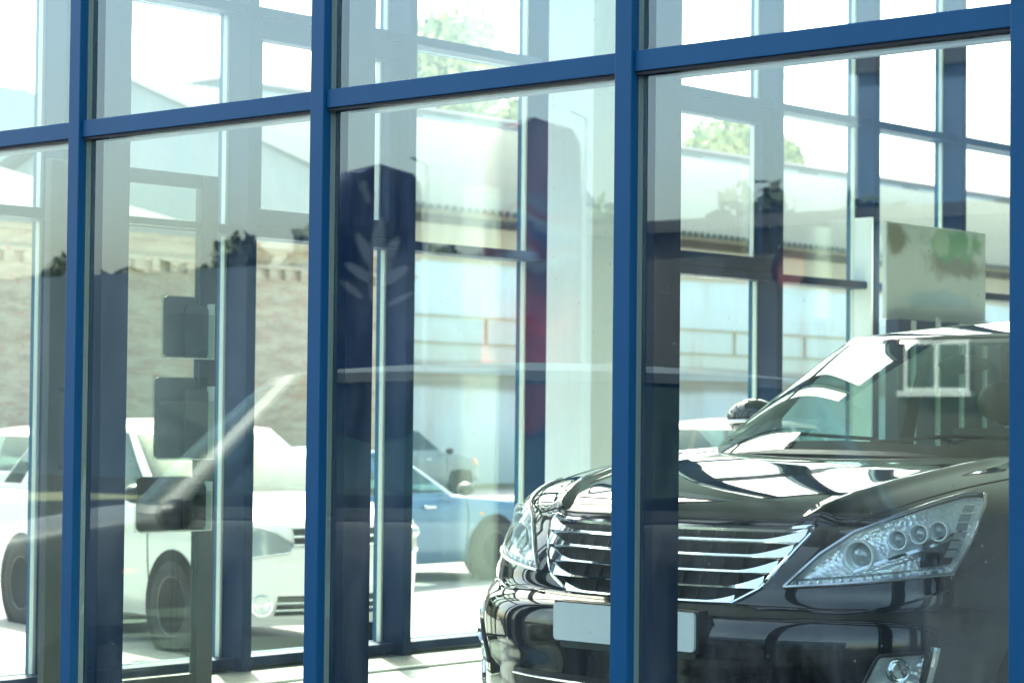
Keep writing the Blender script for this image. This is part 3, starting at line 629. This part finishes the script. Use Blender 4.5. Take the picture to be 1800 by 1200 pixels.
# cowl, wipers, interior
MB().grid([[(.98+.36*(b/.8)**2+da, b, 1.066-.02*(b/.8)**2+dz) for b in np.linspace(-.78, .78, 30)] for da, dz in ((0, -.01), (.05, .004), (.17, .0))]).obj('cowl', 'trim', sed, smooth=True)
for (b0, b1) in ((.55, -.05), (-.08, -.68)):
    MB().tube([(1.14+.2*(b0/.8)**2, b0, 1.095), (1.16, (b0+b1)/2, 1.12), (1.22+.25*(b1/.8)**2, b1, 1.105)], .007, 6).obj('wiper', 'trim', sed, smooth=True)
ds = MB(); ds.grid([[(x, b, z-.05*(b/.75)**2) for b in np.linspace(-.74, .74, 20)] for x, z in ((1.2, 1.0), (1.45, 1.045), (1.75, 1.03), (1.85, .95), (1.86, .6))]).obj('dashboard', 'dash', sed, smooth=True)
MB().tube([(1.98+.06*math.sin(q), -.36+.185*math.cos(q), .96+.185*math.sin(q)) for q in np.linspace(0, 2*math.pi, 33)[:-1]], .016, 8, closed=True).obj('steering_wheel', 'dash', sed, smooth=True)
for b in (.37, -.37):
    for a in (2.55, 3.45):
        se = MB(); se.box(a-.45, a+.1, b-.25, b+.25, .42, .56, ch=.05); se.obj('seat', 'seat', sed, smooth=True)
        se = MB(); se.add([(a+.02+x, b+y, .52+z) for x, y, z in [(0, -.25, 0), (0, .25, 0), (.14, .25, 0), (.14, -.25, 0), (.17, -.2, .62), (.17, .2, .62), (.27, .2, .60), (.27, -.2, .60)]], [(0, 1, 5, 4), (1, 2, 6, 5), (2, 3, 7, 6), (3, 0, 4, 7), (4, 5, 6, 7)]); se.obj('seat_back', 'seat', sed)
        MB().ball((a+.24, b, 1.24), 1, 2, (.05, .13, .09)).obj('headrest', 'seat', sed, smooth=True)
MB().ball((1.86, 0, 1.365), 1, 2, (.02, .11, .035)).obj('inside_mirror', 'trim', sed, smooth=True)
MB().box(1.2, 4.3, -.8, .8, .25, .30).obj('cabin_floor', 'dash', sed)

# --- everyday cars outside
def std(L, W, H, hz, bz, cowl, ra, rb, rc, gc=.2, hatch=True, blunt=.12, LC=.55):
    h = W/2; Zs = [gc, gc+.12, gc+.3, hz-.2, hz-.06, hz+.0, (hz+bz)/2, bz-.02, bz+.02]
    Ws = [h*.90, h*.96, h*.985, h, h*.99, h*.975, h*.955, h*.93, h*.88]
    As = [.12, .03, 0, .01, .05, blunt, (blunt+cowl)*.40, cowl-.25, cowl+.1]
    if hatch: Rs = [.1, .03, 0, .01, .02, .03, .04, .05, .08]
    else: Rs = [.12, .03, 0, .01, .03, .07, .12, .3, L-rc-.1]
    C = Car(L, Zs, Ws, As, Rs, LC, 2.8, .35)
    zt = H
    G = dict(base=(cowl, rc, h*.93, .45, .3, 3.2), top=(ra, rb, h*.72, .22, .2, 3.2), zb=lambda th: bz, zt=lambda a: zt-.04*abs((a-(ra+rb)/2)/((rb-ra)/2))**2,
             ws=.26, rs=.27, cuts=[.31, .48, .50, .62 if not hatch else .60], crown=.05, bulge=.02, v=(.05, .93))
    if hatch: G['cuts'] = [.31, .46, .48, .60, .615, .68]
    return C, G
def details(root, C, hz, gc, W, lampc='lampdull', grille=True, big=False):
    for sg in (1, -1):
        LB, LT_ = ([(.34, hz-.24), (.7, hz-.27), (1.22, hz-.25)], [(.30, hz-.17), (.45, hz-.10), (.75, hz-.04), (1.05, hz-.04), (1.30, hz-.13)]) if big else ([(.55, hz-.20), (1.22, hz-.17)], [(.55, hz-.10), (1.32, hz+.00)])
        q = lamp_loft(C, LB, LT_, sg, .006, 24, 6); hl = q.obj('headlight', lampc, root, smooth=True)
        MB().tube([C.pphi(a, b, .007, sg) for a, b in [tuple(x) for x in resample(LB+LT_[::-1]+LB[:1], 60)]], .007, 6).obj('lamp_edge', 'chromed', hl, smooth=True)
        MB().ball(C.pphi(.95, hz-.12, -.0, sg), .045, 2).obj('lamp_bulb', 'chromed', hl, smooth=True)
        c_ = C.pphi(.62, gc+.155, -.004, sg) if big else C.pphi(.85, gc+.17, .0, sg)
        MB().lathe([(-.01, .085), (.02, .08), (.022, .062), (.008, .055), (.004, .0005)], c_, (-1, sg*.45, 0), 24).obj('fog_lamp', 'chromed', root, smooth=True)
        MB().ball((C.A(hz)+1.15, sg*(W/2+.09), hz+.14), 1, 2, (.09, .10, .075)).obj('mirror', 'trim', root, smooth=True)
        for a in (1.75, 2.75): MB().box(a, a+.17, min(sg*(W/2-.01), sg*(W/2+.03)), max(sg*(W/2-.01), sg*(W/2+.03)), hz-.05, hz-.02, ch=.01).obj('door_handle', 'chromed', root, smooth=True)
        sm = MB()
        for a in (1.25, 2.2, 3.1):
            sm.tube([(a, sg*(C.W(z)+.001), z) for z in np.linspace(gc+.15, hz+.02, 8)], .006, 5)
        sm.obj('door_seam', 'gasket', root)
        MB().ball((1.05, sg*(C.W(hz-.12)+.002), hz-.12), 1, 1, (.03, .012, .018)).obj('side_indicator', 'amber', root, smooth=True)
        lamp_t = MB().box(C.L-.10, C.L-.01, min(sg*W*.33, sg*W*.44), max(sg*W*.33, sg*W*.44), hz-.2, hz, ch=.01); lamp_t.obj('tail_light', 'gasket', root)
    if grille:
        MB().grid([[C.pphi(min(C.phib(abs(b), z), 1.5), z, .004, 1 if b >= 0 else -1) for b in np.linspace(-.36, .36, 16)] for z in np.linspace(hz-.20, hz-.06, 4)]).obj('grille', 'mesh', root, smooth=True)
        for z in (hz-.19, hz-.13, hz-.07): MB().tube([C.pphi(C.phib(abs(b), z), z, .01, 1 if b >= 0 else -1) for b in np.linspace(-.37, .37, 16)], .010, 6).obj('grille_bar', 'chromed', root, smooth=True)
        MB().grid([[C.pphi(min(C.phib(abs(b), z), 1.5), z, .004, 1 if b >= 0 else -1) for b in np.linspace(-.48, .48, 16)] for z in np.linspace(gc+.08, gc+.22, 4)]).obj('lower_intake', 'trim', root, smooth=True)
        for z in (gc+.12, gc+.17): MB().tube([C.pphi(C.phib(abs(b), z), z, .008, 1 if b >= 0 else -1) for b in np.linspace(-.48, .48, 16)], .009, 6).obj('intake_slat', 'chromed', root, smooth=True)
        MB().box(-.03, .06, -.26, .26, gc+.27, gc+.38, ch=.006).obj('license_plate', 'plate', root)
    MB().box(C.A(C.z1)+.35, C.L-.6, -W*.4, W*.4, hz-.1, hz+.0).obj('cabin_interior', 'dash', root)

C, G = std(4.35, 1.76, 1.62, .98, 1.10, 1.05, 1.95, 3.7, 4.25, gc=.22)
fc = Vector((11.35, 11.85)); ax_ = Vector((math.cos(R(78)), math.sin(R(78))))
r_ = build_car('crossover', 'white crossover parked nose-on outside the side glazing, left of the blue sedan', C, G, (fc.x, fc.y, ST), math.atan2(ax_.y, ax_.x), 'white', wheels=[(.85, .88, .33), (3.45, .88, .33)])
details(r_, C, .98, .22, 1.76, big=True)
C, G = std(4.3, 1.68, 1.34, .80, .90, 1.2, 1.95, 3.05, 3.65, gc=.2, hatch=False)
r_ = build_car('saloon_car', 'light blue saloon parked side-on outside, partly hidden behind the black sedan', C, G, (18.6, 17.05, ST), math.pi, 'bluecar', wheels=[(.85, .84, .31), (3.35, .84, .31)], glass='carglass')
details(r_, C, .82, .2, 1.68)
C, G = std(4.0, 1.64, 1.40, .80, .93, 1.1, 1.8, 3.2, 3.75, gc=.2)
r_ = build_car('hatchback', 'small grey-blue hatchback with an amber corner light by the long warehouse wall', C, G, (37.25, 35.1, ST), math.pi, 'grey', wheels=[(.8, .80, .30), (3.2, .80, .30)])
details(r_, C, .80, .2, 1.64)
for sg in (1, -1): lamp_loft(C, [(1.0, .62), (1.35, .63)], [(1.0, .78), (1.35, .78)], sg, .009, 8, 4).obj('corner_light', 'amber', r_, smooth=True)
C, G = std(4.2, 1.74, 1.66, .98, 1.08, 1.0, 1.7, 3.6, 4.1, gc=.22)
r_ = build_car('parked_suv', 'pale pink-white car beyond the bonnet and mirror of the black sedan', C, G, (24.6, 16.6, ST), math.pi+.15, 'pink', wheels=[(.85, .86, .33), (3.35, .86, .33)], glass='carglass')
details(r_, C, .98, .22, 1.74)
C, G = std(4.5, 1.78, 1.60, .95, 1.05, 1.05, 1.8, 3.9, 4.4, gc=.22)
r_ = build_car('estate_car', 'dark grey estate car roof showing just behind the pale pink-white car', C, G, (30.6, 22.6, ST), math.pi, 'dark', wheels=[(.85, .87, .33), (3.5, .87, .33)])
details(r_, C, .95, .22, 1.78)
C, G = std(4.3, 1.74, 1.5, .9, 1.02, 1.05, 1.8, 3.6, 4.15, gc=.22)
r_ = build_car('compact_car', 'white compact car parked behind the crossover, only its bonnet and windscreen showing', C, G, (18.2, 24.2, ST), math.pi+.9, 'white', wheels=[(.85, .85, .33), (3.4, .85, .33)], glass='carglass')
details(r_, C, .9, .22, 1.74)
# van parked in front of the street front: seen only as its reflection in the glass
C, G = std(4.75, 1.82, 1.93, 1.12, 1.26, .95, 1.62, 4.2, 4.65, gc=.24)
dv = Vector((1.95, -2.16, 0)).normalized()  # from front to rear, along its side
fwv = Vector((2.62, 8.1))            # front wheel on the side facing the glass
axr = Vector((.67-2.62, 5.94-8.1)).normalized(); nrm = Vector((axr.y, -axr.x)); 
if nrm.x < 0: nrm = -nrm
fo = fwv - axr*1.25 - nrm*.91
r_ = build_car('minivan', 'silver beige minivan seen only as a reflection in the street glazing', C, G, (fo.x, fo.y, ST), math.atan2(axr.y, axr.x), 'beige', wheels=[(.95, .91, .34), (3.85, .91, .34)], glass='carglass')
details(r_, C, 1.12, .24, 1.82)

# ------------------------------------------------------------------ buildings outside
WB = 38.2
wh = thing('warehouse', 'long warehouse with weathered pale blue wall and pale green corrugated roof', 'building', (38, WB, ST)); UL = 95
k = MB(); k.grid([[(x, 0, z) for x in np.linspace(0, UL, 40)] for z in np.linspace(0, 6.62, 12)])
k.obj('front_wall', 'bwall', wh)
gb = MB(); gb.add([(0, 0, 0), (0, 19.2, 0), (0, 19.2, 6.6), (0, 9.6, 10.38), (0, 0, 6.6)], [(0, 1, 2, 3, 4)]); gb.add([(UL, 0, 0), (UL, 19.2, 0), (UL, 19.2, 6.6), (UL, 9.6, 10.38), (UL, 0, 6.6)], [(0, 1, 2, 3, 4)]); gb.add([(0, 19.2, 0), (UL, 19.2, 0), (UL, 19.2, 6.6), (0, 19.2, 6.6)], [(0, 1, 2, 3)])
gb.obj('gable_wall', 'greyw', wh)
for y, z in ((4.2, 5.0), (9.5, 5.4)):
    MB().box(-.05, .02, y, y+1.6, z, z+1.5).obj('window', 'dark', wh)
cor = []; per = .27; xs = np.arange(-.5, UL+.5, per/8)
for yy, zz in ((-.55, 6.62), (9.6, 10.48), (19.7, 6.5)):
    cor.append([(x, yy, zz+.085*math.sin(2*math.pi*x/per)) for x in xs])
MB().grid(cor).obj('roof', 'roofsh', wh, smooth=True)
fc_ = MB(); fc_.box(-.4, UL, -.10, -.02, 6.30, 6.50); fc_.obj('fascia', 'bark', wh)
pp = MB()
for x in np.arange(-1, UL-3, 3.4):
    pp.box(x+1.0, x+1.06, -.06, -.005, 2.9+.55, 4.05)
pp.box(0, UL, -.06, -.005, 4.06, 4.11); pp.box(0, UL, -.055, -.005, 3.42, 3.46)
MT['pipe'] = mat('yellowed_pipe', (.40, .42, .32), .7, noise=(1.5, (.40, .28, .16), .4, .7)); pp.obj('pipework', 'pipe', wh)
lg = MB(); lg.box(0, UL, -.16, 0, 2.70, 2.86)
lg.obj('ledge', 'greyw', wh)
# clerestory block behind the ridge
b = thing('rear_block', 'grey panelled block rising just behind the warehouse ridge', 'building', (38, 50, ST))
MB().box(5, 100, 0, 6, 0, 11.2).obj('wall', 'grey2', b)
w_ = MB()
for x in np.arange(6, 98, 3.6): w_.box(x, x+2.3, -.05, .01, 10.45, 11.05)
MT['pane'] = mat('pale_panel', (.42, .48, .48), .5); w_.obj('wall_panels', 'pane', b); MB().box(4.8, 100.2, -.2, 6.2, 11.2, 11.28).obj('parapet', 'pink', b)
# brick annex with hipped pale roof
b = thing('brick_building', 'old pale brick building with dentil course, behind the white crossover', 'building', (6, 34, ST)); BL = 28.6
MB().grid([[(x, 0, z) for x in np.linspace(0, BL, 20)] for z in np.linspace(0, 5.05, 6)]).obj('front_wall', 'brick', b)
MB().add([(BL, 0, 0), (BL, 4, 0), (BL, 4, 5.05), (BL, 0, 5.05), (0, 0, 0), (0, 4, 0), (0, 4, 5.05), (0, 0, 5.05)], [(0, 1, 2, 3), (4, 5, 6, 7)]).obj('side_wall', 'brick', b)
dn = MB()
for x in np.arange(.1, BL, .42): dn.box(x, x+.20, -.10, 0, 4.36, 4.56)
dn.box(0, BL, -.13, 0, 4.56, 4.64); dn.box(0, BL, -.20, 0, 4.95, 5.10); dn.obj('dentil_course', 'brick', b)
MB().add([(-.3, -.35, 5.1), (BL-5.2, -.35, 5.1), (BL-9.5, 6, 7.3), (-.3, 6, 7.3), (BL-5.2, 6, 5.1), (BL-5.2, -.35, 5.04), (-.3, -.35, 5.04)], [(0, 1, 2, 3), (1, 4, 2), (0, 6, 5, 1)]).obj('roof', 'roofsh', b)
# far grey building above the annex
b = thing('far_building', 'distant grey building with a flat ridge above the brick building roof', 'building', (18, 62, ST))
MB().add([(0, 0, 0), (31, 0, 0), (31, 0, 10.8), (27, 0, 12.2), (4, 0, 12.2), (0, 0, 11.0), (0, 8, 0), (31, 8, 0), (31, 8, 10.8), (27, 8, 12.2), (4, 8, 12.2), (0, 8, 11.0)], [(0, 1, 2, 3, 4, 5), (6, 11, 10, 9, 8, 7), (1, 7, 8, 2), (0, 5, 11, 6), (2, 8, 9, 3), (3, 9, 10, 4), (4, 10, 11, 5)]).obj('wall', 'greyw', b)
for x in (3, 9, 15, 21): MB().box(x, x+1.6, -.05, .02, 7.8, 9.4).obj('window', 'dark', b)
MB().add([(-1, -1.2, 9.0), (9, -1.2, 9.0), (6, 0, 10.4), (-1, 0, 10.4)], [(0, 1, 2, 3)]).obj('lean_to_roof', 'roofsh', b)
# kiosk with teal awning at the right
b = thing('kiosk', 'pale kiosk with a teal awning beyond the display board', 'kiosk', (38.5, 21.2, ST), 0)
MB().box(0, 5, 0, 3, 0, 3.1).obj('wall', 'hill', b); MB().box(-.3, 5.3, -.7, 3.2, 3.1, 3.45, ch=.03).obj('roof', 'winw', b); MB().add([(-.2, -.9, 2.55), (5.2, -.9, 2.55), (5.2, 0, 3.05), (-.2, 0, 3.05), (-.2, -.9, 2.35), (5.2, -.9, 2.35)], [(0, 1, 2, 3), (0, 4, 5, 1)]).obj('awning', 'teal', b)
# trees
def tree(label, x, y, h, r, m, n=5000, leaf=.16, group=None, z0=ST, squash=.8):
    t = thing('tree', label, 'tree', (x, y, z0), random.uniform(0, 6), group)
    tr = MB(); tr.tube([(0, 0, 0), (.05, .03, h*.3), (-.05, .05, h*.6), (0, 0, h*.85)], [.06*h*.5, .045*h*.5, .03*h*.5, .01*h*.5], 8)
    for k in range(7):
        q = random.uniform(0, 6.28); z = h*random.uniform(.3, .7); tr.tube([(0, 0, z), (math.cos(q)*r*.4, math.sin(q)*r*.4, z+h*.1), (math.cos(q)*r*.8, math.sin(q)*r*.8, z+h*.18)], [.02*h*.5, .012*h*.5, .004*h], 6)
    tr.obj('trunk', 'bark', t, smooth=True)
    cl = [(random.gauss(0, .45)*r, random.gauss(0, .45)*r, h*.68+random.gauss(0, .42)*r*squash, random.uniform(.28, .5)*r) for _ in range(16)]
    V = []; F = []
    for i in range(n):
        c_ = cl[rng.integers(len(cl))]; d = rng.normal(size=3); d /= np.linalg.norm(d); rr = c_[3]*rng.uniform(.35, 1)**.6
        p = np.array(c_[:3])+d*rr; a = rng.normal(size=3); a /= np.linalg.norm(a); b_ = np.cross(a, d); b_ /= np.linalg.norm(b_)+1e-6; s_ = leaf*rng.uniform(.6, 1.4)
        o = len(V); V += [p+a*s_, p+b_*s_*.6, p-a*s_, p-b_*s_*.6]; F.append((o, o+1, o+2, o+3))
    MB().add(V, F).obj('crown', m, t); return t
tree('broad yellow green treetop behind the warehouse, seen left of the white column', 66.3, 62, 19.6, 4.6, 'leaf', 9000, .26, 'treetops behind the warehouse')
tree('pale treetop above the warehouse ridge, seen through the right vent window', 84.4, 62, 19.2, 2.5, 'leaf', 5000, .22, 'treetops behind the warehouse')
# opposite side of the street, mirrored in the glass
b = thing('opposite_building', 'brown brick building across the street, mirrored in the glazing', 'building', (-28, 8, ST))
MB().box(-8, 0, 9.5, 24, 0, 5.55).obj('wall', 'brown', b); MB().box(-8.2, .25, 9.4, 24.1, 5.5, 5.75).obj('eaves', 'trim', b)
MB().box(-8, -.2, 24.1, 150, 0, 5.3).obj('wing', 'slate', b)
w_ = MB().box(-.04, .06, 14.2, 15.6, 2.25, 3.2).obj('window', 'winw', b)
for yy in (14.28, 14.96): MB().box(.05, .075, yy, yy+.56, 2.33, 3.12).obj('pane', 'darkglass', w_)
MB().box(-.02, .16, 14.1, 15.7, 2.15, 2.25).obj('sill', 'winw', w_)
for y in np.arange(10, 11, 4.5):
    w_ = MB().box(-.04, .05, y, y+1.5, 1.6, 3.2).obj('window', 'bark', b); MB().box(.03, .06, y+.1, y+1.4, 1.7, 3.1).obj('pane', 'darkglass', w_)
sg_ = MB().lathe([(0, .001), (0, .4), (.08, .4)], (-27.9, 26.2, 4.1), (1, 0, 0), 24).obj('round_sign', 'signred'); tag(sg_, 'dull red round sign on the brown building, mirrored in the glazing', 'sign')
b = thing('slate_building', 'blue grey building with white framed windows across the street, mirrored', 'building', (-33, -8, ST))
MB().box(-8, 0, -10, 25, 0, 5.2).obj('wall', 'slate', b)
for y in np.arange(-6, 24.5, 5.15):
    w_ = MB().box(-.04, .06, y+14-14, y+1.5, 2.3, 3.55).obj('window', 'winw', b)
    for yy in (y+.10, y+.80): MB().box(.05, .075, yy, yy+.60, 2.4, 3.45).obj('pane', 'darkglass', w_)
    MB().box(-.02, .16, y-.1, y+1.6, 2.2, 2.3).obj('sill', 'winw', w_)
for i in range(26):
    yy = 13+i*2.4
    tree('x', -34.0+random.uniform(-1.0, 1.0), yy, random.uniform(6.6, 7.2) if yy < 30 else random.uniform(5.4, 6.2), 2.3, 'leafd', 2600, .26, 'dark trees across the street')['label'] = 'dark tree in the row behind the buildings across the street, mirrored in the glazing'
# banners mirrored in the glass
def banner(label, x, y, z0, z1, wdt, m, ang, emblem=False):
    t = thing('feather_banner', label, 'banner', (x, y, ST), ang); n_ = 30; rows = []
    for i in range(n_+1):
        v = i/n_; z = z0+(z1-z0)*v; hw = wdt/2*min(1, (1-abs(2*v-1)**14))**.5; wob = .03*math.sin(5*v)
        rows.append([(k*hw, wob+.02*math.sin(6*k+v*9), z-ST*1) for k in np.linspace(-1, 1, 9)])
    f_ = MB().grid(rows).obj('cloth', m, t, smooth=True); so_ = f_.modifiers.new('thick', 'SOLIDIFY'); so_.thickness = .004
    MB().tube([(-wdt/2-.03, 0, 0), (-wdt/2-.03, 0, z1-ST), (-wdt/2+.1, 0, z1-ST+.06)], .016, 8).obj('pole', 'alu', t, smooth=True)
    MB().box(-.3-wdt/2, .25-wdt/2, -.25, .25, 0, .06, ch=.01).obj('base', 'trim', t)
    if emblem:
        e = MB()
        for (cx, cz, rx, rz, ro_) in ((.0, 2.50, .055, .24, .12), (.09, 2.42, .05, .20, -.5), (-.09, 2.40, .05, .19, .5), (.14, 2.24, .045, .17, -1.0), (-.14, 2.22, .05, .16, 1.0), (-.20, 2.02, .025, .14, 1.1), (.02, 2.18, .06, .13, 0), (.22, 2.10, .03, .13, -.9), (.03, 2.05, .03, .10, -.3), (-.05, 2.30, .07, .12, .3), (.10, 2.93, .03, .09, -.3), (.125, 3.0, .035, .05, .1)):
            vs = [(cx+rx*math.cos(q)*math.cos(ro_)-rz*math.sin(q)*math.sin(ro_), .05, cz-ST+.15+rx*math.cos(q)*math.sin(ro_)+rz*math.sin(q)*math.cos(ro_)) for q in [2*math.pi*k/14 for k in range(14)]]
            e.add(vs, [tuple(range(14))])
            e.add([(a_, -.05, c_) for a_, _, c_ in vs], [tuple(range(14))])
        e.obj('emblem', 'white_cloth', t)
    return t
def face(x, y): return math.atan2(0-y, 9.26-x)+math.pi/2
banner('red feather banner with blue and white stripes, mirrored in the middle pane', -6.39, 13.94, .94, 3.9, .9, 'banner', face(-6.39, 13.94))
banner('navy feather banner with a white leafy emblem, mirrored beside a blue mullion', -4.74, 14.28, .9, 3.35, .78, 'banner2', face(-4.74, 14.28), True)
b = thing('tall_block', 'tall dark blue grey block across the street, mirrored at the right end of the glazing', 'building', (-36, -20, ST))
MB().box(-8, 0, 0, 50, 0, 10.0).obj('wall', 'slatb', b); MB().box(-8.2, .15, -.2, 50.15, 9.8, 10.0+.15).obj('parapet', 'trim', b)
